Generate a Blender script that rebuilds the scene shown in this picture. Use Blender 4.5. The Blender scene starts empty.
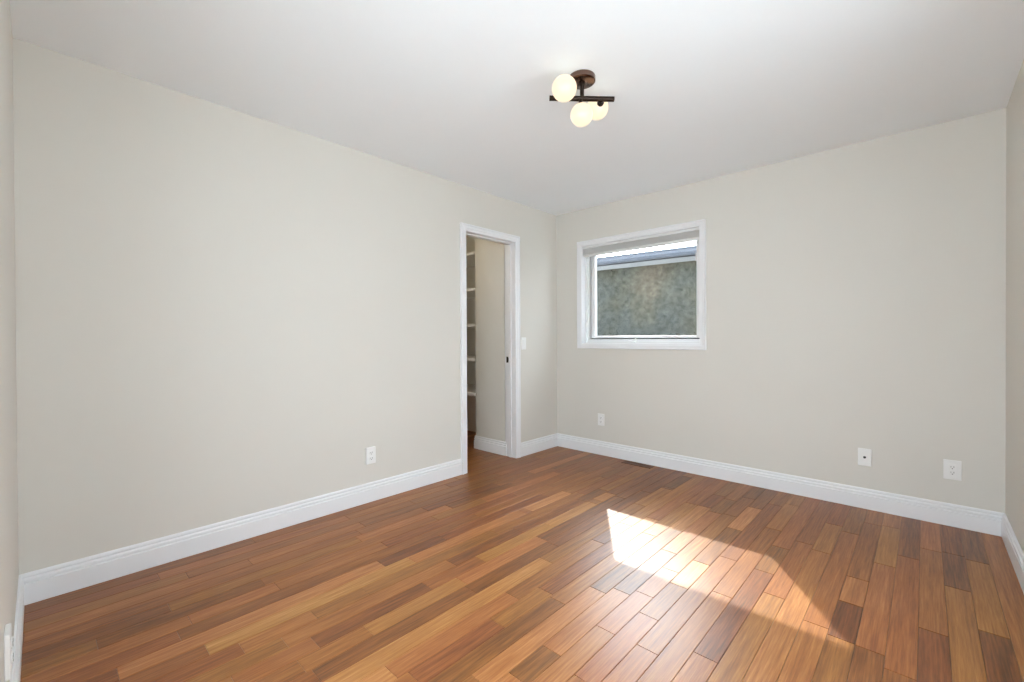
import bpy, bmesh, math, random
from mathutils import Vector, Matrix

random.seed(11)
scene = bpy.context.scene
COL = scene.collection

# ------------------------------------------------------------ camera, sky, sun, exposure
CAM = Vector((2.85149, 0.06747, 1.14395))
YAW, PITCH, ROLL, FPX = -0.751106, -0.006277, -0.0044567, 441.567
fw = Vector((math.sin(YAW) * math.cos(PITCH), math.cos(YAW) * math.cos(PITCH), math.sin(PITCH)))
r0 = Vector((math.cos(YAW), -math.sin(YAW), 0))
u0 = r0.cross(fw)
rt = r0 * math.cos(ROLL) + u0 * math.sin(ROLL)
up = -r0 * math.sin(ROLL) + u0 * math.cos(ROLL)
cd = bpy.data.cameras.new('camera')
cam = bpy.data.objects.new('camera', cd)
COL.objects.link(cam)
cam.matrix_world = Matrix(((rt.x, up.x, -fw.x, CAM.x), (rt.y, up.y, -fw.y, CAM.y),
                           (rt.z, up.z, -fw.z, CAM.z), (0, 0, 0, 1)))
cd.sensor_width = 36
cd.lens = FPX / 1024 * 36
cd.clip_start = 0.01
scene.camera = cam

SKY = 7.6
SUN = 7.4
LAMP = 1.06
scene.view_settings.view_transform = 'Standard'
scene.view_settings.look = 'None'
scene.view_settings.gamma = 1
scene.view_settings.use_curve_mapping = False
scene.view_settings.exposure = 0.0

w = bpy.data.worlds.new('sky')
scene.world = w
w.use_nodes = True
bg = w.node_tree.nodes['Background']
bg.inputs['Color'].default_value = (0.86, 0.93, 1.0, 1)
# hazy sky: brighter towards the sun
_nt = w.node_tree
_g = _nt.nodes.new('ShaderNodeNewGeometry')
_d = _nt.nodes.new('ShaderNodeVectorMath')
_d.operation = 'DOT_PRODUCT'
_d.inputs[1].default_value = Vector((0.724, -1.06, -1.0)).normalized()
_m = _nt.nodes.new('ShaderNodeMath')
_m.operation = 'MAXIMUM'
_m.inputs[1].default_value = 0.0
_p = _nt.nodes.new('ShaderNodeMath')
_p.operation = 'POWER'
_p.inputs[1].default_value = 9.0
_a = _nt.nodes.new('ShaderNodeMath')
_a.operation = 'MULTIPLY_ADD'
_a.inputs[1].default_value = SKY * 5.0
_a.inputs[2].default_value = SKY
_nt.links.new(_g.outputs['Incoming'], _d.inputs[0])
_nt.links.new(_d.outputs['Value'], _m.inputs[0])
_nt.links.new(_m.outputs[0], _p.inputs[0])
_nt.links.new(_p.outputs[0], _a.inputs[0])
_nt.links.new(_a.outputs[0], bg.inputs['Strength'])

sd = bpy.data.lights.new('sun', 'SUN')
sd.energy = SUN
sd.angle = math.radians(0.6)
sd.color = (1.0, 0.95, 0.86)
sun = bpy.data.objects.new('sun', sd)
COL.objects.link(sun)
SUN_TRAVEL = Vector((0.724, -1.06, -1.0))
sun.rotation_euler = SUN_TRAVEL.to_track_quat('-Z', 'Y').to_euler()
sun.location = (-3, 9, 7)

scene.cycles.use_denoising = True
scene.cycles.max_bounces = 16
scene.cycles.diffuse_bounces = 10
scene.cycles.glossy_bounces = 5
scene.cycles.sample_clamp_indirect = 8

# ------------------------------------------------------------ room measures
W, L, H = 3.1904, 3.81996, 2.44
BBH, BBT = 0.1335, 0.016
WT = 0.113           # inner wall thickness
XT = 0.20            # outside wall thickness
DY0, DY1, DZ = 2.546, 3.158, 2.055       # closet doorway
WX0, WX1, WZ0, WZ1 = 0.322, 1.488, 1.090, 2.064   # window opening
STUB_Y, STUB_X, ALC_Y = 3.166, -0.560, 3.70
CLX0, CLY0 = -1.70, 1.60
GY0, GY1, GZ0, GZ1 = 0.45, 1.95, 0.60, 2.12         # large unseen window, added for its light
NX0, NX1 = 1.56, 3.10                    # unseen glazed door behind the viewpoint, added for light


# ------------------------------------------------------------ materials
def nodes(name):
    m = bpy.data.materials.new(name)
    m.use_nodes = True
    nt = m.node_tree
    return m, nt, nt.nodes['Principled BSDF']


def N(nt, t, **kw):
    n = nt.nodes.new(t)
    for k, v in kw.items():
        setattr(n, k, v)
    return n


def mat(name, col, rough=0.5, metal=0.0, bump=0.0, bscale=300, var=0.0, vscale=4, spec=0.5):
    m, nt, p = nodes(name)
    p.inputs['Roughness'].default_value = rough
    p.inputs['Metallic'].default_value = metal
    p.inputs['Specular IOR Level'].default_value = spec
    tc = N(nt, 'ShaderNodeTexCoord')
    nz = N(nt, 'ShaderNodeTexNoise')
    nz.inputs['Scale'].default_value = vscale
    nz.inputs['Detail'].default_value = 3
    nt.links.new(tc.outputs['Object'], nz.inputs['Vector'])
    mx = N(nt, 'ShaderNodeMix', data_type='RGBA')
    mx.inputs[6].default_value = (*[c * (1 - var) for c in col], 1)
    mx.inputs[7].default_value = (*[min(1, c * (1 + var)) for c in col], 1)
    nt.links.new(nz.outputs['Fac'], mx.inputs[0])
    nt.links.new(mx.outputs[2], p.inputs['Base Color'])
    if bump:
        nb = N(nt, 'ShaderNodeTexNoise')
        nb.inputs['Scale'].default_value = bscale
        nb.inputs['Detail'].default_value = 2
        nt.links.new(tc.outputs['Object'], nb.inputs['Vector'])
        b = N(nt, 'ShaderNodeBump')
        b.inputs['Strength'].default_value = bump
        b.inputs['Distance'].default_value = 0.002
        nt.links.new(nb.outputs['Fac'], b.inputs['Height'])
        nt.links.new(b.outputs['Normal'], p.inputs['Normal'])
    return m


M_WALL = mat('wall_paint', (0.688, 0.668, 0.620), 0.6, bump=0.12, bscale=260, var=0.012, vscale=2, spec=0.3)
M_CEIL = mat('ceiling_paint', (0.885, 0.925, 0.960), 0.85, bump=0.15, bscale=180, var=0.008, spec=0.2)
M_TRIM = mat('trim_paint', (0.82, 0.83, 0.85), 0.32, var=0.006)
M_VINYL = mat('white_vinyl', (0.82, 0.83, 0.84), 0.3)
M_PLATE = mat('white_plastic', (0.84, 0.84, 0.83), 0.3)
M_DARK = mat('dark_slot', (0.03, 0.028, 0.025), 0.5)
M_SLOT = mat('grey_slot', (0.22, 0.21, 0.20), 0.5)
M_BLACK = mat('black_metal', (0.015, 0.014, 0.013), 0.35, metal=0.6)
M_STEEL = mat('steel', (0.55, 0.55, 0.55), 0.3, metal=1.0)
M_SHADE = mat('shade_fabric', (0.60, 0.60, 0.59), 0.8, bump=0.2, bscale=900)
M_BRONZE = mat('bronze', (0.032, 0.021, 0.016), 0.30, metal=0.85, var=0.2, vscale=30)
M_COPPER = mat('brushed_copper', (0.18, 0.112, 0.088), 0.22, metal=1.0, var=0.1, vscale=30)
M_SHELF = mat('shelf_paint', (0.76, 0.76, 0.75), 0.45)
M_GUTTER = mat('gutter_metal', (0.11, 0.125, 0.16), 0.4, var=0.05)
M_FASCIA = mat('fascia_board', (0.36, 0.37, 0.39), 0.6, var=0.04)
M_SHADOW = mat('shadow_black', (0.018, 0.022, 0.035), 0.7)  # near-black: shade under the eave and round the sash put into colour
M_ROOF = mat('roof_shingle', (0.12, 0.12, 0.13), 0.9, bump=0.5, bscale=60, var=0.2, vscale=20)
M_GROUND = mat('bounce_ground', (0.42, 0.42, 0.41), 0.95, bump=0.4, bscale=40, var=0.3, vscale=10)
M_BOUNCE = mat('bounce_concrete', (0.72, 0.71, 0.70), 0.9, bump=0.2, bscale=50, var=0.06)
M_OUT = mat('outside_siding', (0.6, 0.6, 0.58), 0.8, var=0.03)
M_VENT = mat('vent_wood', (0.13, 0.05, 0.022), 0.4, var=0.2, vscale=40)


def stucco():
    m, nt, p = nodes('pebbledash_stucco')
    p.inputs['Roughness'].default_value = 0.95
    p.inputs['Specular IOR Level'].default_value = 0.1
    tc = N(nt, 'ShaderNodeTexCoord')
    n1 = N(nt, 'ShaderNodeTexNoise')
    n1.inputs['Scale'].default_value = 1.3
    n1.inputs['Detail'].default_value = 4
    mp = N(nt, 'ShaderNodeMapping')
    mp.inputs['Location'].default_value = (2.4, 0.3, 0.9)
    nt.links.new(tc.outputs['Object'], mp.inputs['Vector'])
    nt.links.new(mp.outputs['Vector'], n1.inputs['Vector'])
    r1 = N(nt, 'ShaderNodeValToRGB')
    r1.color_ramp.elements[0].position = 0.35
    r1.color_ramp.elements[0].color = (0.068, 0.074, 0.070, 1)
    r1.color_ramp.elements[1].position = 0.68
    r1.color_ramp.elements[1].color = (0.125, 0.104, 0.080, 1)
    e = r1.color_ramp.elements.new(0.5)
    e.color = (0.084, 0.083, 0.067, 1)
    sx = N(nt, 'ShaderNodeSeparateXYZ')
    nt.links.new(tc.outputs['Object'], sx.inputs[0])
    za = N(nt, 'ShaderNodeMath', operation='MULTIPLY_ADD')
    za.inputs[1].default_value = 0.16
    za.inputs[2].default_value = -0.29
    nt.links.new(sx.outputs['Z'], za.inputs[0])
    sm = N(nt, 'ShaderNodeMath', operation='ADD')
    nt.links.new(za.outputs[0], sm.inputs[0])
    nt.links.new(n1.outputs['Fac'], sm.inputs[1])
    nt.links.new(sm.outputs[0], r1.inputs['Fac'])
    n2 = N(nt, 'ShaderNodeTexNoise')
    n2.inputs['Scale'].default_value = 17
    n2.inputs['Detail'].default_value = 6
    n2.inputs['Roughness'].default_value = 0.7
    nt.links.new(tc.outputs['Object'], n2.inputs['Vector'])
    r2 = N(nt, 'ShaderNodeValToRGB')
    r2.color_ramp.elements[0].position = 0.3
    r2.color_ramp.elements[0].color = (0.50, 0.50, 0.50, 1)
    r2.color_ramp.elements[1].position = 0.72
    r2.color_ramp.elements[1].color = (1.70, 1.70, 1.70, 1)
    nt.links.new(n2.outputs['Fac'], r2.inputs['Fac'])
    mu = N(nt, 'ShaderNodeMix', data_type='RGBA', blend_type='MULTIPLY')
    mu.inputs[0].default_value = 1
    nt.links.new(r1.outputs['Color'], mu.inputs[6])
    nt.links.new(r2.outputs['Color'], mu.inputs[7])
    nt.links.new(mu.outputs[2], p.inputs['Base Color'])
    b = N(nt, 'ShaderNodeBump')
    b.inputs['Strength'].default_value = 0.7
    b.inputs['Distance'].default_value = 0.01
    nt.links.new(n2.outputs['Fac'], b.inputs['Height'])
    nt.links.new(b.outputs['Normal'], p.inputs['Normal'])
    return m


def glass():
    m = bpy.data.materials.new('window_glass')
    m.use_nodes = True
    nt = m.node_tree
    nt.nodes.clear()
    out = N(nt, 'ShaderNodeOutputMaterial')
    tr = N(nt, 'ShaderNodeBsdfTransparent')
    tr.inputs['Color'].default_value = (0.96, 0.98, 0.98, 1)
    gl = N(nt, 'ShaderNodeBsdfGlossy')
    gl.inputs['Roughness'].default_value = 0.02
    fr = N(nt, 'ShaderNodeLayerWeight')
    fr.inputs['Blend'].default_value = 0.5
    pw = N(nt, 'ShaderNodeMath', operation='POWER')
    pw.inputs[1].default_value = 5.0
    mu = N(nt, 'ShaderNodeMath', operation='MULTIPLY_ADD')
    mu.inputs[1].default_value = 0.8
    mu.inputs[2].default_value = 0.03
    mx = N(nt, 'ShaderNodeMixShader')
    nt.links.new(fr.outputs['Facing'], pw.inputs[0])
    nt.links.new(pw.outputs[0], mu.inputs[0])
    nt.links.new(mu.outputs[0], mx.inputs['Fac'])
    nt.links.new(tr.outputs[0], mx.inputs[1])
    nt.links.new(gl.outputs[0], mx.inputs[2])
    nt.links.new(mx.outputs[0], out.inputs['Surface'])
    return m


def globe_mat(name, strength):
    m, nt, p = nodes(name)
    p.inputs['Base Color'].default_value = (0.15, 0.14, 0.12, 1)
    p.inputs['Roughness'].default_value = 0.35
    p.inputs['Emission Color'].default_value = (1.0, 0.83, 0.56, 1)
    p.inputs['Emission Strength'].default_value = strength
    return m


def plank_mat():
    m, nt, p = nodes('hardwood_planks')
    lk = nt.links.new
    at = N(nt, 'ShaderNodeAttribute', attribute_name='tone')
    ao = N(nt, 'ShaderNodeAttribute', attribute_name='shift')
    tc = N(nt, 'ShaderNodeTexCoord')
    cx = N(nt, 'ShaderNodeCombineXYZ')
    m1 = N(nt, 'ShaderNodeMath', operation='MULTIPLY')
    m1.inputs[1].default_value = 37.0
    m2 = N(nt, 'ShaderNodeMath', operation='MULTIPLY')
    m2.inputs[1].default_value = 91.0
    lk(ao.outputs['Fac'], m1.inputs[0])
    lk(ao.outputs['Fac'], m2.inputs[0])
    lk(m1.outputs[0], cx.inputs[0])
    lk(m2.outputs[0], cx.inputs[1])
    ad = N(nt, 'ShaderNodeVectorMath', operation='ADD')
    lk(tc.outputs['Object'], ad.inputs[0])
    lk(cx.outputs[0], ad.inputs[1])
    # long figure along the plank
    mp = N(nt, 'ShaderNodeMapping')
    mp.inputs['Scale'].default_value = (20, 1.0, 1)
    lk(ad.outputs[0], mp.inputs['Vector'])
    n1 = N(nt, 'ShaderNodeTexNoise')
    n1.inputs['Scale'].default_value = 1.6
    n1.inputs['Detail'].default_value = 5
    n1.inputs['Roughness'].default_value = 0.6
    n1.inputs['Distortion'].default_value = 1.1
    lk(mp.outputs[0], n1.inputs['Vector'])
    # fine pores
    mp2 = N(nt, 'ShaderNodeMapping')
    mp2.inputs['Scale'].default_value = (150, 5, 1)
    lk(ad.outputs[0], mp2.inputs['Vector'])
    n2 = N(nt, 'ShaderNodeTexNoise')
    n2.inputs['Scale'].default_value = 1.0
    n2.inputs['Detail'].default_value = 3
    n2.inputs['Roughness'].default_value = 0.7
    lk(mp2.outputs[0], n2.inputs['Vector'])
    # tone + figure
    s1 = N(nt, 'ShaderNodeMath', operation='SUBTRACT')
    s1.inputs[1].default_value = 0.5
    lk(n1.outputs['Fac'], s1.inputs[0])
    s2 = N(nt, 'ShaderNodeMath', operation='MULTIPLY_ADD')
    s2.inputs[1].default_value = 0.75
    lk(s1.outputs[0], s2.inputs[0])
    lk(at.outputs['Fac'], s2.inputs[2])
    s3 = N(nt, 'ShaderNodeMath', operation='SUBTRACT')
    s3.inputs[1].default_value = 0.5
    lk(n2.outputs['Fac'], s3.inputs[0])
    s4 = N(nt, 'ShaderNodeMath', operation='MULTIPLY_ADD')
    s4.inputs[1].default_value = 0.95
    lk(s3.outputs[0], s4.inputs[0])
    lk(s2.outputs[0], s4.inputs[2])
    rp = N(nt, 'ShaderNodeValToRGB')
    cr = rp.color_ramp
    cr.elements[0].position = 0.0
    cr.elements[0].color = (0.085, 0.030, 0.010, 1)
    cr.elements[1].position = 1.0
    cr.elements[1].color = (0.56, 0.275, 0.115, 1)
    for pos, c in ((0.25, (0.185, 0.060, 0.017)), (0.5, (0.295, 0.104, 0.028)), (0.75, (0.405, 0.167, 0.051))):
        e = cr.elements.new(pos)
        e.color = (*c, 1)
    lk(s4.outputs[0], rp.inputs['Fac'])
    # reddish / brownish variation per plank
    hs = N(nt, 'ShaderNodeHueSaturation')
    hv = N(nt, 'ShaderNodeMath', operation='MULTIPLY_ADD')
    hv.inputs[1].default_value = 0.014
    hv.inputs[2].default_value = 0.496
    lk(ao.outputs['Fac'], hv.inputs[0])
    lk(hv.outputs[0], hs.inputs['Hue'])
    lk(rp.outputs['Color'], hs.inputs['Color'])
    lk(hs.outputs['Color'], p.inputs['Base Color'])
    p.inputs['Roughness'].default_value = 0.36
    p.inputs['IOR'].default_value = 1.46
    b = N(nt, 'ShaderNodeBump')
    b.inputs['Strength'].default_value = 0.12
    b.inputs['Distance'].default_value = 0.0006
    lk(n2.outputs['Fac'], b.inputs['Height'])
    lk(b.outputs['Normal'], p.inputs['Normal'])
    return m


M_STUCCO = stucco()
M_GLASS = glass()
M_GLOBE = globe_mat('opal_glass_lit', LAMP)
M_CLOSETFILL = globe_mat('closet_fill_glow', 36.0)  # glow of the lamp added in the closet
M_PLANK = plank_mat()


# ------------------------------------------------------------ mesh helpers
def obj(name, bm, m, parent=None, smooth=False):
    me = bpy.data.meshes.new(name)
    bmesh.ops.recalc_face_normals(bm, faces=bm.faces)
    bm.to_mesh(me)
    bm.free()
    me.materials.append(m)
    if smooth:
        me.polygons.foreach_set('use_smooth', [True] * len(me.polygons))
        me.set_sharp_from_angle(angle=math.radians(35))
    o = bpy.data.objects.new(name, me)
    COL.objects.link(o)
    if parent:
        o.parent = parent
        o.matrix_parent_inverse = parent.matrix_world.inverted()
    return o


def empty(name, loc, kind=None):
    o = bpy.data.objects.new(name, None)
    COL.objects.link(o)
    o.location = loc
    o.empty_display_size = 0.05
    o.matrix_world = Matrix.Translation(loc)
    if kind:
        o['kind'] = kind
    return o


def tag(o, label, cat=None, group=None, kind=None):
    o['label'] = label
    if cat:
        o['category'] = cat
    if group:
        o['group'] = group
    if kind:
        o['kind'] = kind
    return o


def box(bm, x0, x1, y0, y1, z0, z1, bevel=0.0, seg=2):
    r = bmesh.ops.create_cube(bm, size=1)
    vs = r['verts']
    for v in vs:
        v.co = Vector(((x0 + x1) / 2 + v.co.x * (x1 - x0), (y0 + y1) / 2 + v.co.y * (y1 - y0),
                       (z0 + z1) / 2 + v.co.z * (z1 - z0)))
    if bevel:
        es = list({e for v in vs for e in v.link_edges})
        bmesh.ops.bevel(bm, geom=es, offset=bevel, segments=seg, profile=0.5, affect='EDGES')


def boxes(*bs, bevel=0.0):
    bm = bmesh.new()
    for b in bs:
        box(bm, *b, bevel=bevel)
    return bm


def cells(us, vs, holes, d0, d1, axis):
    """slab with rectangular holes; u,v are the in-plane axes, d the thickness axis"""
    bm = bmesh.new()
    us, vs = sorted(set(us)), sorted(set(vs))
    cache = {}

    def V(u, v, d):
        k = (u, v, d)
        if k not in cache:
            co = {'x': (d, u, v), 'y': (u, d, v), 'z': (u, v, d)}[axis]
            cache[k] = bm.verts.new(co)
        return cache[k]

    def filled(i, j):
        if i < 0 or j < 0 or i >= len(us) - 1 or j >= len(vs) - 1:
            return False
        cu, cv = (us[i] + us[i + 1]) / 2, (vs[j] + vs[j + 1]) / 2
        return not any(h[0] < cu < h[1] and h[2] < cv < h[3] for h in holes)
    for i in range(len(us) - 1):
        for j in range(len(vs) - 1):
            if not filled(i, j):
                continue
            a, b, c, d = us[i], us[i + 1], vs[j], vs[j + 1]
            for dd in (d0, d1):
                bm.faces.new((V(a, c, dd), V(b, c, dd), V(b, d, dd), V(a, d, dd)))
            for (ii, jj, p, q) in ((i - 1, j, (a, c), (a, d)), (i + 1, j, (b, c), (b, d)),
                                   (i, j - 1, (a, c), (b, c)), (i, j + 1, (a, d), (b, d))):
                if not filled(ii, jj):
                    bm.faces.new((V(*p, d0), V(*q, d0), V(*q, d1), V(*p, d1)))
    return bm


def sweep(bm, pts, profile, frame, closed=False):
    """profile (offset to the side, height) swept along 2D path with mitred corners;
    frame(u, v, h) -> 3D. Side is to the left of travel."""
    n = len(pts)
    rings = []
    for i in range(n):
        p = Vector(pts[i])
        a = Vector(pts[i - 1]) if (i > 0 or closed) else None
        b = Vector(pts[(i + 1) % n]) if (i < n - 1 or closed) else None
        n1 = n2 = None
        if a is not None:
            t = (p - a).normalized()
            n1 = Vector((-t.y, t.x))
        if b is not None:
            t = (b - p).normalized()
            n2 = Vector((-t.y, t.x))
        if n1 is None:
            mv = n2
        elif n2 is None:
            mv = n1
        else:
            s = (n1 + n2)
            mv = s / (1 + n1.dot(n2))
        rings.append([bm.verts.new(frame(p.x + mv.x * s, p.y + mv.y * s, h)) for s, h in profile])
    k = len(profile)
    for i in range(n if closed else n - 1):
        A, B = rings[i], rings[(i + 1) % n]
        for j in range(k):
            bm.faces.new((A[j], A[(j + 1) % k], B[(j + 1) % k], B[j]))
    if not closed:
        bm.faces.new(rings[0])
        bm.faces.new(rings[-1][::-1])
    return bm


def cyl(bm, p, q, r, seg=24, r2=None):
    p, q = Vector(p), Vector(q)
    d = q - p
    m = Matrix.Translation((p + q) / 2) @ d.to_track_quat('Z', 'Y').to_matrix().to_4x4()
    bmesh.ops.create_cone(bm, cap_ends=True, segments=seg, radius1=r, radius2=r if r2 is None else r2,
                          depth=d.length, matrix=m)


def lathe(bm, c, prof, seg=48):
    """profile (r, z) revolved round a vertical axis at c"""
    rings = []
    for r, z in prof:
        if r < 1e-6:
            rings.append([bm.verts.new((c[0], c[1], c[2] + z))])
        else:
            rings.append([bm.verts.new((c[0] + r * math.cos(2 * math.pi * k / seg),
                                        c[1] + r * math.sin(2 * math.pi * k / seg), c[2] + z)) for k in range(seg)])
    for A, B in zip(rings, rings[1:]):
        for k in range(seg):
            a = [A[k % len(A)], A[(k + 1) % len(A)]] if len(A) > 1 else [A[0]]
            b = [B[(k + 1) % len(B)], B[k % len(B)]] if len(B) > 1 else [B[0]]
            if len(a) + len(b) > 2:
                bm.faces.new(a + b)


# ------------------------------------------------------------ floor: running planks, random lengths
PITCHW, PHASE = 0.0853, 0.0205
FX0, FX1, FY0, FY1 = CLX0, W - 0.001, 0.0, L - .001
KNOWN = [(3, 0.019, 0.799, 0.58), (3, 0.799, 1.418, 0.62), (3, 2.283, 2.605, 0.25), (4, 2.917, 3.73, 0.75),
         (5, 0.011, 0.44, 0.22), (5, 1.304, 1.963, 0.66), (6, 2.212, 3.06, 0.7), (7, 0.479, 0.812, 0.7),
         (9, 1.641, 2.571, 0.33), (10, 0.482, 1.374, 0.8), (10, 1.374, 2.226, 0.72), (10, 2.289, 2.73, 0.95),
         (11, 0.838, 1.067, 0.45), (12, 2.666, 2.956, 0.2), (13, 2.193, 2.679, 0.72), (13, 2.745, 2.926, 0.7),
         (14, 0.942, 1.42, 0.68), (15, 0.703, 1.4, 0.22), (15, 1.4, 2.005, 0.2), (16, 0.45, 1.84, 0.78),
         (16, 2.867, 3.298, 0.55), (16, 3.337, 3.689, 0.08), (17, 0.884, 1.493, 0.6), (17, 1.493, 2.2, 0.4),
         (18, 2.262, 2.702, 0.9), (19, 0.9, 1.6, 0.25), (20, 1.061, 1.79, 0.72), (21, 1.157, 1.339, 0.3),
         (23, 1.30, 1.767, 0.5), (23, 2.071, 2.353, 0.85), (24, 1.0, 1.581, 0.5), (26, 1.2, 1.685, 0.5),
         (27, 1.5, 2.278, 0.45), (28, 1.5, 2.9, 0.6), (30, 1.55, 2.13, 0.42), (30, 2.13, 2.432, 0.06), (31, 1.848, 2.127, 0.3),
         (31, 2.127, 2.95, 0.55), (32, 2.05, 3.13, 0.5), (32, 3.13, 3.84, 0.3), (33, 1.8, 2.421, 0.2),
         (33, 2.421, 3.316, 0.5), (33, 3.316, 3.84, 0.66), (34, 1.6, 2.9, 0.52), (35, 2.0, 2.559, 0.12),
         (35, 2.559, 3.304, 0.55), (35, 3.304, 3.84, 0.22), (36, 2.2, 3.84, 0.52)]


def build_floor():
    bm = bmesh.new()
    lt = bm.faces.layers.float.new('tone')
    ls = bm.faces.layers.float.new('shift')
    g = 0.0007      # half gap
    b = 0.0012      # eased edge
    k0 = math.floor((FX0 - PHASE) / PITCHW)
    k1 = math.ceil((FX1 - PHASE) / PITCHW)
    rnd = random.Random(5)
    prev = 0.5
    for k in range(k0, k1):
        x0 = max(FX0, PHASE + k * PITCHW)
        x1 = min(FX1, PHASE + (k + 1) * PITCHW)
        if x1 - x0 < 0.004:
            continue
        segs = [(a, c, 0.46 + (t - 0.46) * 0.8) for kk, a, c, t in sorted(KNOWN) if kk == k]
        # fill the gaps with random planks
        full = []
        cur = FY0 - rnd.random() * 0.6
        for s in segs + [(FY1, None, None)]:
            while s[0] - cur > 0.02:
                ln = rnd.choice((0.55, 0.75, 0.95, 1.2, 1.5) if k < 13 else (0.3, 0.45, 0.6, 0.8, 1.0)) * rnd.uniform(0.85, 1.15)
                end = cur + ln
                if s[0] - end < 0.2:
                    end = s[0]
                t = min(0.95, max(0.22, rnd.gauss(0.41, 0.10 if k < 13 else 0.13)))
                full.append((cur, end, t))
                cur = end
            if s[1] is not None:
                full.append((s[0], s[1], s[2]))
                cur = s[1]
        for a, c, t in full:
            a, c = max(a, FY0), min(c, FY1)
            if c - a < 0.005:
                continue
            sh = rnd.random()
            X0, X1, Y0, Y1 = x0 + g, x1 - g, a + g, c - g
            top = [bm.verts.new(v) for v in ((X0 + b, Y0 + b, 0), (X1 - b, Y0 + b, 0), (X1 - b, Y1 - b, 0), (X0 + b, Y1 - b, 0))]
            mid = [bm.verts.new(v) for v in ((X0, Y0, -b * 0.6), (X1, Y0, -b * 0.6), (X1, Y1, -b * 0.6), (X0, Y1, -b * 0.6))]
            low = [bm.verts.new((v.co.x, v.co.y, -0.012)) for v in mid]
            fs = [bm.faces.new(top)]
            for i in range(4):
                j = (i + 1) % 4
                fs.append(bm.faces.new((mid[i], mid[j], top[j], top[i])))
                fs.append(bm.faces.new((low[i], low[j], mid[j], mid[i])))
            for f in fs:
                f[lt] = t
                f[ls] = sh
    # dark bed below the planks
    v = [bm.verts.new(p) for p in ((FX0, FY0, -0.006), (FX1, FY0, -0.006), (FX1, FY1, -0.006), (FX0, FY1, -0.006))]
    v2 = [bm.verts.new((q.co.x, q.co.y, -0.08)) for q in v]
    fs = [bm.faces.new(v), bm.faces.new(v2[::-1])]
    for i in range(4):
        j = (i + 1) % 4
        fs.append(bm.faces.new((v2[i], v2[j], v[j], v[i])))
    for f in fs:
        f[lt] = -1.0
        f[ls] = 0.5
    me = bpy.data.meshes.new('floor')
    bm.to_mesh(me)
    bm.free()
    me.materials.append(M_PLANK)
    o = bpy.data.objects.new('floor', me)
    COL.objects.link(o)
    return tag(o, 'reddish brown hardwood plank floor with mixed light and dark boards', kind='structure')


build_floor()


# ------------------------------------------------------------ shell
def structure(name, bm, m, label=None):
    o = obj(name, bm, m)
    o['kind'] = 'structure'
    if label:
        o['label'] = label
    return o


structure('ceiling', boxes((CLX0 - .1, W + 0.15, -XT, L + XT, H, H + 0.12)), M_CEIL, 'smooth white ceiling')
structure('wall_left', cells([-0.0, DY0 - .012, DY1 + .012, L], [0, DZ + .012, H],
                             [(DY0 - .012, DY1 + .012, -1, DZ + .012)], -WT, 0.0, 'x'), M_WALL,
          'long greige wall with the closet doorway')
structure('wall_back', cells([CLX0 - 0.1, WX0 - .012, WX1 + .012, W + 0.15], [-0.3, WZ0 - .012, WZ1 + .012, H],
                             [(WX0 - .012, WX1 + .012, WZ0 - .012, WZ1 + .012)], L, L + XT, 'y'), M_WALL,
          'greige wall with the small window')
structure('wall_right', cells([-XT, GY0, GY1, L], [-0.08, GZ0, GZ1, H], [(GY0, GY1, GZ0, GZ1)], W, W + 0.15, 'x'),
          M_WALL, 'greige wall at the right edge')
structure('wall_near', cells([-WT, NX0, NX1, W], [-0.08, 0, 2.25, H], [(NX0, NX1, 0, 2.25)], -XT, 0.0, 'y'), M_WALL,
          'greige wall with the added glazed door behind the view')
# closet walls
structure('wall_closet_side', boxes((STUB_X, -WT, STUB_Y, L, 0, H)), M_WALL, 'greige wall stub beside the closet shelves')
structure('wall_closet_back', boxes((CLX0, STUB_X, ALC_Y, L, 0, H)), M_WALL, 'wall behind the closet shelves')
structure('wall_closet_far', boxes((CLX0 - .1, CLX0, CLY0 - .1, L, -0.08, H)), M_WALL)
structure('wall_closet_near', boxes((CLX0, -WT, CLY0 - .1, CLY0, 0, H)), M_WALL)
# ------------------------------------------------------------ baseboards
BB = [(0, 0), (0.0155, 0), (0.016, 0.003), (0.016, 0.088), (0.0145, 0.090), (0.0080, 0.0915), (0.0080, 0.0955), (0.0145, 0.097),
      (0.0145, 0.106), (0.0125, 0.110), (0.0080, 0.1135), (0.0085, 0.117), (0.0100, 0.121), (0.0090, 0.128),
      (0.0060, BBH), (0, BBH)]


def baseboard(name, pts, label):
    bm = sweep(bmesh.new(), pts, BB, lambda u, v, h: (u, v, h))
    return structure(name, bm, M_TRIM, label)


# side of travel to the left = into the room
CW = 0.061
e = 0.0002
baseboard('baseboard_left', [(e, DY0 - CW), (e, e), (NX0 - .01, e)], 'white moulded baseboard below the long wall')
baseboard('baseboard_back', [(W - e, e), (W - e, L - e), (e, L - e), (e, DY1 + CW)], 'white moulded baseboard below the window wall')
baseboard('baseboard_closet', [(-WT - e, STUB_Y - e), (STUB_X - e, STUB_Y - e), (STUB_X - e, STUB_Y + 0.02)],
          'short white baseboard inside the closet')

# ------------------------------------------------------------ closet doorway
door = empty('door_1', (0, (DY0 + DY1) / 2, 0), 'structure')
door['label'] = 'white cased closet doorway with its door slid away'
CASE = [(0, 0), (0, 0.012), (0.004, 0.0155), (0.012, 0.0165), (0.020, 0.0150), (0.024, 0.0185), (0.044, 0.0195),
        (0.049, 0.0235), (0.057, 0.0240), (CW, 0.020), (CW, 0)]
bm = sweep(bmesh.new(), [(DY0, 0.0), (DY0, DZ), (DY1, DZ), (DY1, 0.0)], CASE, lambda u, v, h: (h + e, u, v))
obj('casing', bm, M_TRIM, door)
bm = sweep(bmesh.new(), [(DY0, 0.0), (DY0, DZ), (DY1, DZ), (DY1, 0.0)], CASE, lambda u, v, h: (-WT - h - e, u, v))
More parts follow.
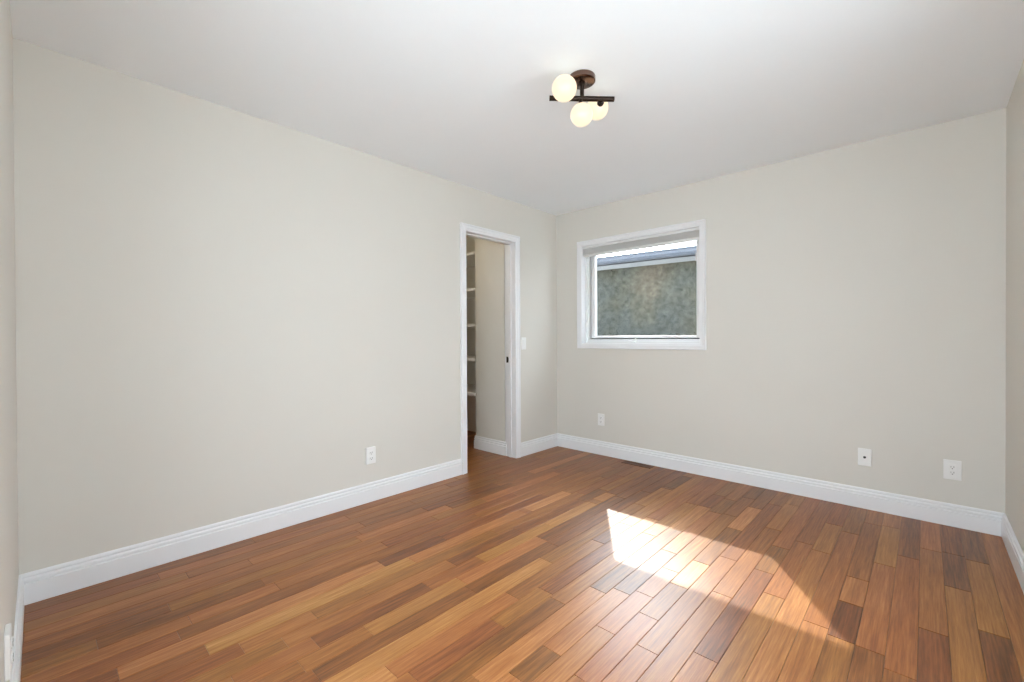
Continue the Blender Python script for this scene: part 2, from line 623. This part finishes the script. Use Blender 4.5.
# the stub wall stands right behind the far jamb: the closet side casing is trimmed there
for v in bm.verts:
    v.co.y = min(v.co.y, STUB_Y - 0.0005)
obj('casing', bm, M_TRIM, door)
bm = boxes((-WT - .001, 0.001, DY0 - .011, DY0, 0, DZ), (-WT - .001, 0.001, DY1, DY1 + .011, 0, DZ),
           (-WT - .001, 0.001, DY0 - .011, DY1 + .011, DZ, DZ + .011))
obj('jamb', bm, M_TRIM, door)
bm = boxes((-0.072, -0.040, DY0, DY0 + .010, 0, DZ), (-0.072, -0.040, DY1 - .010, DY1, 0, DZ),
           (-0.072, -0.040, DY0, DY1, DZ - .010, DZ), bevel=0.0015)
obj('door_stop', bm, M_TRIM, door)
bm = bmesh.new()
box(bm, -0.108, -0.083, DY1 - 0.0025, DY1 - 0.0002, 0.908, 0.966, bevel=0.001)
box(bm, -0.086, -0.079, DY1 - 0.006, DY1 - 0.0002, 0.920, 0.954, bevel=0.001)
sp = obj('strike_plate', bm, M_BLACK, door)
sp['label'] = 'small black strike plate'

# ------------------------------------------------------------ closet shelving
sh = empty('closet_shelving', (-1.1, 3.45, 0))
tag(sh, 'white built-in shelves in the closet seen through the doorway', 'shelves')
SF = STUB_Y + 0.006
for z in (0.557, 0.920, 1.283, 1.659, 2.037):
    bm = bmesh.new()
    box(bm, -1.58, STUB_X - 0.021, SF, ALC_Y - .001, z - 0.016, z + 0.016, bevel=0.002)
    obj('shelf', bm, M_SHELF, sh)
for x0, x1 in ((STUB_X - 0.020, STUB_X - 0.001), (-1.60, -1.581)):
    bm = boxes((x0, x1, SF + .03, ALC_Y - .001, BBH + .002, 2.25), bevel=0.001)
    obj('side_panel', bm, M_SHELF, sh)

# ------------------------------------------------------------ window
win = empty('window_1', ((WX0 + WX1) / 2, L, WZ0), 'structure')
win['label'] = 'white casement window with moulded casing and a rolled up shade'
WCW = 0.052
WC = [(0, 0), (0, 0.010), (0.004, 0.013), (0.012, 0.013), (0.016, 0.0165), (0.036, 0.0175), (0.041, 0.021), (0.048, 0.021),
      (WCW, 0.017), (WCW, 0)]
# clockwise seen in u,v so that outward is left of travel
loop = [(WX0, WZ0), (WX0, WZ1), (WX1, WZ1), (WX1, WZ0)]
bm = sweep(bmesh.new(), loop, WC, lambda u, v, h: (u, L - h - e, v), closed=True)
obj('casing', bm, M_TRIM, win)


def ring(x0, x1, z0, z1, w, y0, y1, bevel=0.001):
    """rectangular frame; w = (left, right, bottom, top) member widths"""
    wl, wr, wb, wtp = w
    bm = bmesh.new()
    box(bm, x0, x0 + wl, y0, y1, z0, z1, bevel=bevel)
    box(bm, x1 - wr, x1, y0, y1, z0, z1, bevel=bevel)
    box(bm, x0 + wl, x1 - wr, y0, y1, z0, z0 + wb, bevel=bevel)
    box(bm, x0 + wl, x1 - wr, y0, y1, z1 - wtp, z1, bevel=bevel)
    return bm


obj('jamb_liner', ring(WX0 - .011, WX1 + .011, WZ0 - .011, WZ1 + .011, (.011, .011, .011, .011), L - .0005, L + XT - .001, 0), M_TRIM, win)
# main frame (two steps) then the sash with a shadow gap round it
obj('frame', ring(WX0, WX1, WZ0, WZ1, (.022, .018, .022, .022), L + .058, L + .17, .002), M_VINYL, win)
obj('frame', ring(WX0 + .022, WX1 - .018, WZ0 + .022, WZ1 - .022, (.011, .012, .018, .016), L + .072, L + .17, .002), M_VINYL, win)
SX0, SX1, SZ0, SZ1 = WX0 + .050, WX1 - .032, WZ0 + .050, WZ1 - .050
sash = obj('sash', ring(SX0, SX1, SZ0, SZ1, (.042, .030, .022, .034), L + .090, L + .135, .003), M_VINYL, win)
obj('sash_gap_shade', ring(WX0 + .034, WX1 - .030, WZ0 + .041, WZ1 - .038, (.015, .002, .008, .010), L + .118, L + .165, 0), M_SHADOW, win)  # near-black strip stands in for the shade in the gap
bm = boxes((SX0 + .040, SX1 - .026, L + .106, L + .112, SZ0 + .020, SZ1 - .030))
obj('glass_pane', bm, M_GLASS, win)
# small hardware: lock lever on left frame, crank folded on the sill, clip and latch on the sash
bm = bmesh.new()
box(bm, WX0 + .003, WX0 + .018, L + .046, L + .058, 1.235, 1.300, bevel=.003)
cyl(bm, (WX0 + .010, L + .047, 1.250), (WX0 + .010, L + .036, 1.285), .0045, 12)
obj('lock_lever', bm, M_VINYL, win, True)
bm = bmesh.new()
box(bm, .800, .880, L + .040, L + .060, WZ0 + .0005, WZ0 + .020, bevel=.004)
cyl(bm, (.812, L + .044, WZ0 + .024), (.885, L + .040, WZ0 + .034), .0045, 12)
cyl(bm, (.885, L + .040, WZ0 + .026), (.885, L + .038, WZ0 + .046), .0065, 12)
obj('crank_handle', bm, M_VINYL, win, True)
bm = boxes((SX1 - .040, SX1 - .031, L + .094, L + .1055, 1.80, 1.87), bevel=.002)
obj('sash_clip', bm, M_STEEL, win)
bm = boxes((1.245, 1.260, L + .097, L + .1055, SZ0 + .024, SZ0 + .046), (1.267, 1.280, L + .097, L + .1055, SZ0 + .024, SZ0 + .040), bevel=.001)
obj('screen_clip', bm, M_DARK, win)

# large side window, out of view, added to light the room
w2 = empty('added_window_2', (W, (GY0 + GY1) / 2, GZ0), 'structure')
w2['label'] = 'large white side window, unseen, added to light the room'


def ring_x(y0, y1, z0, z1, wd, x0, x1):
    return boxes((x0, x1, y0, y0 + wd, z0, z1), (x0, x1, y1 - wd, y1, z0, z1),
                 (x0, x1, y0 + wd, y1 - wd, z0, z0 + wd), (x0, x1, y0 + wd, y1 - wd, z1 - wd, z1), bevel=.002)


obj('frame', ring_x(GY0, GY1, GZ0, GZ1, .045, W + .05, W + .14), M_VINYL, w2)
GM = (GY0 + GY1) / 2
obj('sash', ring_x(GY0 + .045, GM, GZ0 + .045, GZ1 - .045, .035, W + .070, W + .110), M_VINYL, w2)
obj('sash', ring_x(GM, GY1 - .045, GZ0 + .045, GZ1 - .045, .035, W + .070, W + .110), M_VINYL, w2)
obj('glass_pane', boxes((W + .087, W + .093, GY0 + .078, GM - .033, GZ0 + .078, GZ1 - .078)), M_GLASS, w2)
obj('glass_pane', boxes((W + .087, W + .093, GM + .033, GY1 - .078, GZ0 + .078, GZ1 - .078)), M_GLASS, w2)
bm = sweep(bmesh.new(), [(GY0, GZ0), (GY0, GZ1), (GY1, GZ1), (GY1, GZ0)], WC, lambda u, v, h: (W - h - e, u, v), closed=True)
obj('casing', bm, M_TRIM, w2)

# glazed patio door behind the viewpoint, unseen, added to let daylight in
d2 = empty('added_door_2', ((NX0 + NX1) / 2, -.1, 0), 'structure')
d2['label'] = 'white glazed patio door behind the view, added to let daylight in'
DM = (NX0 + NX1) / 2


def ring_y(x0, x1, z0, z1, wd, y0, y1):
    return boxes((x0, x0 + wd, y0, y1, z0, z1), (x1 - wd, x1, y0, y1, z0, z1),
                 (x0 + wd, x1 - wd, y0, y1, z0, z0 + wd), (x0 + wd, x1 - wd, y0, y1, z1 - wd, z1), bevel=.002)


obj('frame', ring_y(NX0 + .001, NX1 - .001, 0.001, 2.249, .04, -.19, -.09), M_VINYL, d2)
obj('sash', ring_y(NX0 + .042, DM + .03, .042, 2.208, .06, -.135, -.10), M_VINYL, d2)
obj('sash', ring_y(DM - .03, NX1 - .042, .042, 2.208, .06, -.18, -.14), M_VINYL, d2)
obj('glass_pane', boxes((NX0 + .10, DM - .028, -.121, -.115, 0.10, 2.15)), M_GLASS, d2)
obj('glass_pane', boxes((DM + .028, NX1 - .10, -.163, -.157, 0.10, 2.15)), M_GLASS, d2)

# ------------------------------------------------------------ raised shade under the window head
bl = empty('window_shade', ((WX0 + WX1) / 2, L + .02, 1.96))
tag(bl, 'light grey pleated shade drawn up at the window head', 'window shade')
bm = boxes((WX0 + .004, WX1 - .004, L + .004, L + .048, WZ1 - .022, WZ1 - .001), bevel=.003)
obj('head_rail', bm, M_VINYL, bl)
bm = bmesh.new()
n = 7
zt, zb = WZ1 - .024, WZ1 - .078
ys = []
for k in range(n * 2 + 1):
    z = zt + (zb - zt) * k / (n * 2)
    ys.append((L + (.008 if k % 2 else .014), z))
front = [(y, z) for y, z in ys]
back = [(2 * (L + .028) - y, z) for y, z in reversed(ys)]
prof = front + back
A = [bm.verts.new((WX0 + .006, y, z)) for y, z in prof]
B = [bm.verts.new((WX1 - .006, y, z)) for y, z in prof]
for k in range(len(prof)):
    j = (k + 1) % len(prof)
    bm.faces.new((A[k], A[j], B[j], B[k]))
bm.faces.new(A)
bm.faces.new(B[::-1])
obj('pleated_fabric', bm, M_SHADE, bl)
bm = boxes((WX0 + .005, WX1 - .005, L + .010, L + .044, zb - .026, zb - .0005), bevel=.004)
obj('bottom_rail', bm, M_SHELF, bl)


# ------------------------------------------------------------ wall plates
def wall_frame(side, u, z):
    """local: X along wall, Y out of the wall, Z up"""
    if side == 'back':
        return Matrix.Translation((u, L, z)) @ Matrix.Rotation(math.pi, 4, 'Z')
    if side == 'left':
        return Matrix.Translation((0, u, z)) @ Matrix.Rotation(-math.pi / 2, 4, 'Z')
    return Matrix.Translation((u, 0, z))


def plate_bm(w_, h_, t_, bevel=.003):
    bm = bmesh.new()
    box(bm, -w_ / 2, w_ / 2, .0003, t_, -h_ / 2, h_ / 2, bevel=bevel, seg=3)
    return bm


def duplex(name, side, u, z, label, group='wall outlets round the room', w_=.072, h_=.116, t_=.007, square=False):
    r = empty(name, (0, 0, 0))
    tag(r, label, 'outlet', group)
    obj('cover_plate', plate_bm(w_, h_, t_), M_PLATE, r)
    if square:
        bm = bmesh.new()
        box(bm, -.017, .017, t_ - .001, t_ + .003, -.034, .034, bevel=.001)
        obj('receptacle', bm, M_PLATE, r)
    for s in (-1, 1):
        c = s * (.0165 if square else .0195)
        if not square:
            bm = bmesh.new()
            lath = []
            for k in range(24):
                a = 2 * math.pi * k / 24
                lath.append((max(-.0165, min(.0165, .0175 * math.cos(a))), c + .0142 * math.sin(a)))
            f = [bm.verts.new((x, t_ - .001, zz)) for x, zz in lath]
            g_ = [bm.verts.new((x, t_ + .0025, zz)) for x, zz in lath]
            bm.faces.new(f)
            bm.faces.new(g_[::-1])
            for k in range(24):
                bm.faces.new((f[k], f[(k + 1) % 24], g_[(k + 1) % 24], g_[k]))
            obj('receptacle', bm, M_PLATE, r)
        bm = bmesh.new()
        y0, y1 = t_ + .002, t_ + .0035
        box(bm, -.0076, -.0050, y0, y1, c - .002, c + .008)
        box(bm, .0050, .0072, y0, y1, c - .002, c + .007)
        cyl(bm, (0, y0, c - .0075), (0, y1, c - .0075), .0030, 12)
        obj('socket_slots', bm, M_SLOT, r)
    if not square:
        bm = bmesh.new()
        cyl(bm, (0, t_ - .001, 0), (0, t_ + .0015, 0), .0030, 12)
        obj('screw', bm, M_PLATE, r)
    r.matrix_world = wall_frame(side, u, z)
    return r


duplex('wall_outlet', 'left', 1.652, .325, 'white wall outlet on the long wall left of the closet doorway', t_=.016)
duplex('wall_outlet', 'back', .540, .343, 'small white wall outlet below the window near the far corner')
duplex('wall_outlet', 'back', 2.976, .339, 'white outlet with a square double socket nearest the right corner', square=True,
       w_=.078, h_=.118)
duplex('wall_outlet', 'near', 1.11, .335, 'white outlet seen edge-on at the lower left edge of the photo', t_=.012)

# cable plate
r = empty('cable_plate', (0, 0, 0))
tag(r, 'white wall plate with one dark round jack in its middle', 'wall plate')
obj('cover_plate', plate_bm(.071, .115, .006), M_PLATE, r)
bm = bmesh.new()
cyl(bm, (0, .0055, 0), (0, .0105, 0), .0085, 6)
cyl(bm, (0, .0105, 0), (0, .0165, 0), .0062, 20)
o = obj('coaxial_jack', bm, M_DARK, r)
o['label'] = 'dark round cable jack'
for s in (-1, 1):
    bm = bmesh.new()
    cyl(bm, (0, .005, s * .0415), (0, .0072, s * .0415), .0030, 12)
    obj('screw', bm, M_PLATE, r)
r.matrix_world = wall_frame('back', 2.562, .341)

# light switch
r = empty('light_switch', (0, 0, 0))
tag(r, 'white rocker light switch beside the closet doorway casing', 'light switch')
obj('cover_plate', plate_bm(.072, .118, .006), M_PLATE, r)
bm = bmesh.new()
box(bm, -.0165, .0165, .005, .0085, -.0335, .0335, bevel=.0008)
for v in bm.verts:
    if v.co.y > .007:
        v.co.y += .0035 * (v.co.z / .0335)
obj('rocker', bm, M_PLATE, r)
for s in (-1, 1):
    bm = bmesh.new()
    cyl(bm, (0, .005, s * .048), (0, .0068, s * .048), .0028, 12)
    obj('screw', bm, M_PLATE, r)
r.matrix_world = wall_frame('left', 3.283, 1.092)

# ------------------------------------------------------------ floor register by the window wall
r = empty('floor_vent', (.965, 3.735, 0))
tag(r, 'dark wooden floor register in the planks under the window', 'floor vent')
VX0, VX1, VY0, VY1 = .825, 1.105, 3.695, 3.780
bm = bmesh.new()
box(bm, VX0, VX1, VY0, VY0 + .014, .0004, .006, bevel=.0015)
box(bm, VX0, VX1, VY1 - .014, VY1, .0004, .006, bevel=.0015)
box(bm, VX0, VX0 + .016, VY0 + .014, VY1 - .014, .0004, .006, bevel=.0015)
box(bm, VX1 - .016, VX1, VY0 + .014, VY1 - .014, .0004, .006, bevel=.0015)
obj('rim', bm, M_VENT, r)
bm = boxes((VX0 + .014, VX1 - .014, VY0 + .012, VY1 - .012, .0003, .0012))
obj('damper', bm, M_DARK, r)
bm = bmesh.new()
for k in range(14):
    x = VX0 + .024 + k * (VX1 - VX0 - .048) / 13
    box(bm, x - .003, x + .003, VY0 + .013, VY1 - .013, .0012, .0052)
obj('louvres', bm, M_VENT, r)

# ------------------------------------------------------------ ceiling light
D = 2.195


def at(px, py, dep):
    """point at a given depth in front of the camera, used only to read positions off the photo"""
    return CAM + (fw + rt * ((px - 512) / FPX) - up * ((py - 341) / FPX)) * dep


hub = at(582, 98.5, D)
lc = Vector((hub.x, hub.y, H))
lamp = empty('ceiling_light', lc)
tag(lamp, 'dark bronze ceiling light with a crossbar and three glowing opal globes', 'ceiling light')
bm = bmesh.new()
lathe(bm, lc, [(0, -.0005), (.0645, -.0005), (.0655, -.003), (.0655, -.024), (.062, -.0275), (.059, -.029), (0, -.029)])
obj('canopy', bm, M_COPPER, lamp, True)
bm = bmesh.new()
cyl(bm, lc + Vector((0, 0, -.030)), hub + Vector((0, 0, .004)), .0105)
cyl(bm, lc + Vector((0, 0, -.029)), lc + Vector((0, 0, -.036)), .015)
obj('stem', bm, M_BRONZE, lamp, True)
bl_ = CAM + (at(549.5, 98.2, 1) - CAM) * ((hub.z - CAM.z) / (at(549.5, 98.2, 1).z - CAM.z))
br_ = CAM + (at(614, 99.2, 1) - CAM) * ((hub.z - CAM.z) / (at(614, 99.2, 1).z - CAM.z))
bm = bmesh.new()
cyl(bm, bl_, br_, .0125, 28)
obj('crossbar', bm, M_BRONZE, lamp, True)
bdir = (br_ - bl_).normalized()
for (px, py, dep, r_) in ((564.3, 88.4, 2.10, .0585), (581.7, 114.8, 2.16, .0540), (597.3, 108.3, 2.265, .0555)):
    c = at(px, py, dep)
    t = max(0.02, min((br_ - bl_).length - .02, (c - bl_).dot(bdir)))
    foot = bl_ + bdir * t
    bm = bmesh.new()
    if px > 590:      # the rear globe hangs from a short drop under the bar
        drop = br_ - bdir * .066 + Vector((0, 0, -.016))
        cyl(bm, drop + Vector((0, 0, .016)), drop + Vector((0, 0, -.004)), .011, 20)
        foot = drop
    d = (c - foot).normalized()
    cyl(bm, foot, c - d * (r_ - .010), .009, 20)
    cyl(bm, c - d * (r_ + .006), c - d * (r_ - .008), .0165, 28)
    obj('socket_cup', bm, M_BRONZE, lamp, True)
    bm = bmesh.new()
    bmesh.ops.create_uvsphere(bm, u_segments=48, v_segments=32, radius=r_, matrix=Matrix.Translation(c))
    g_ = obj('globe', bm, M_GLOBE, lamp, True)
    g_['label'] = 'glowing opal glass globe'

cl = empty('added_closet_light', (-.75, 2.35, H))  # unseen lamp, added because the closet was too dark
tag(cl, 'small round flush ceiling light, unseen, added to brighten the closet', 'ceiling light')
bm = bmesh.new()
lathe(bm, (-.75, 2.35, H), [(0, -.0005), (.11, -.0005), (.112, -.003), (.112, -.018), (.105, -.020), (0, -.020)])
obj('pan', bm, M_BRONZE, cl, True)
bm = bmesh.new()
lathe(bm, (-.75, 2.35, H - .020), [(0, -.0005), (.102, -.0005), (.098, -.024), (.080, -.044), (.045, -.056), (0, -.060)])
obj('diffuser', bm, M_CLOSETFILL, cl, True)

# ------------------------------------------------------------ outside: own eave, ground, neighbour's house
structure('roof_eave', boxes((-3, 5, L + XT, 4.695, 2.455, 2.56)), M_OUT, 'own roof eave above the window')
structure('ground', boxes((-14, 14, L + XT + .01, 22, -0.45, -0.30)), M_GROUND)  # unseen ground, made pale to bounce light up through the window
structure('patio', boxes((-10, W + .151, -12, -XT - .001, -0.45, -0.30), (W + .151, 14, -12, L + XT, -0.45, -0.30)), M_BOUNCE, 'unseen pale concrete patio added to bounce light indoors')  # pale slab out of view, added to throw light on the ceiling
NY = 5.90
nb = empty('neighbor_house', (0, NY, -.3))
tag(nb, 'grey pebbledash neighbouring building with a pale gutter seen through the window', 'building')
obj('wall', boxes((-7, 6, NY, NY + 5, -.3, 2.22)), M_STUCCO, nb)
obj('frieze_board', boxes((-7, 6, NY - .022, NY - .001, 2.143, 2.200)), M_FASCIA, nb)
obj('soffit', boxes((-7.3, 6.3, NY - .16, NY - .002, 2.2005, 2.215)), M_SHADOW, nb)  # the shade below the gutter is in this dark colour
obj('fascia', boxes((-7.3, 6.3, NY - .18, NY - .161, 2.19, 2.275)), M_FASCIA, nb)
bm = bmesh.new()
gp = [(dy + NY - .181, dz + 2.19) for dy, dz in ((0, .09), (0, 0), (-.045, 0), (-.070, .035), (-.072, .075), (-.082, .080), (-.082, .094),
      (-.068, .094), (-.064, .038), (-.042, .008), (-.008, .008), (-.008, .09))]
A = [bm.verts.new((-7.3, y, z)) for y, z in gp]
B = [bm.verts.new((6.3, y, z)) for y, z in gp]
for k in range(len(gp)):
    j = (k + 1) % len(gp)
    bm.faces.new((A[k], A[j], B[j], B[k]))
bm.faces.new(A)
bm.faces.new(B[::-1])
obj('gutter', bm, M_GUTTER, nb)
bm = bmesh.new()
rp_ = [(NY - .20, 2.290), (NY + 2.5, 2.66), (NY + 5.2, 2.290), (NY + 5.2, 2.277), (NY - .20, 2.277)]
A = [bm.verts.new((-7.4, y, z)) for y, z in rp_]
B = [bm.verts.new((6.4, y, z)) for y, z in rp_]
for k in range(len(rp_)):
    j = (k + 1) % len(rp_)
    bm.faces.new((A[k], A[j], B[j], B[k]))
bm.faces.new(A)
bm.faces.new(B[::-1])
obj('roof', bm, M_ROOF, nb)
_p = Vector((0.8, NY - .2, 0))
nb.matrix_world = Matrix.Translation(_p) @ Matrix.Rotation(math.radians(6), 4, 'Z') @ Matrix.Translation(-_p) @ nb.matrix_world
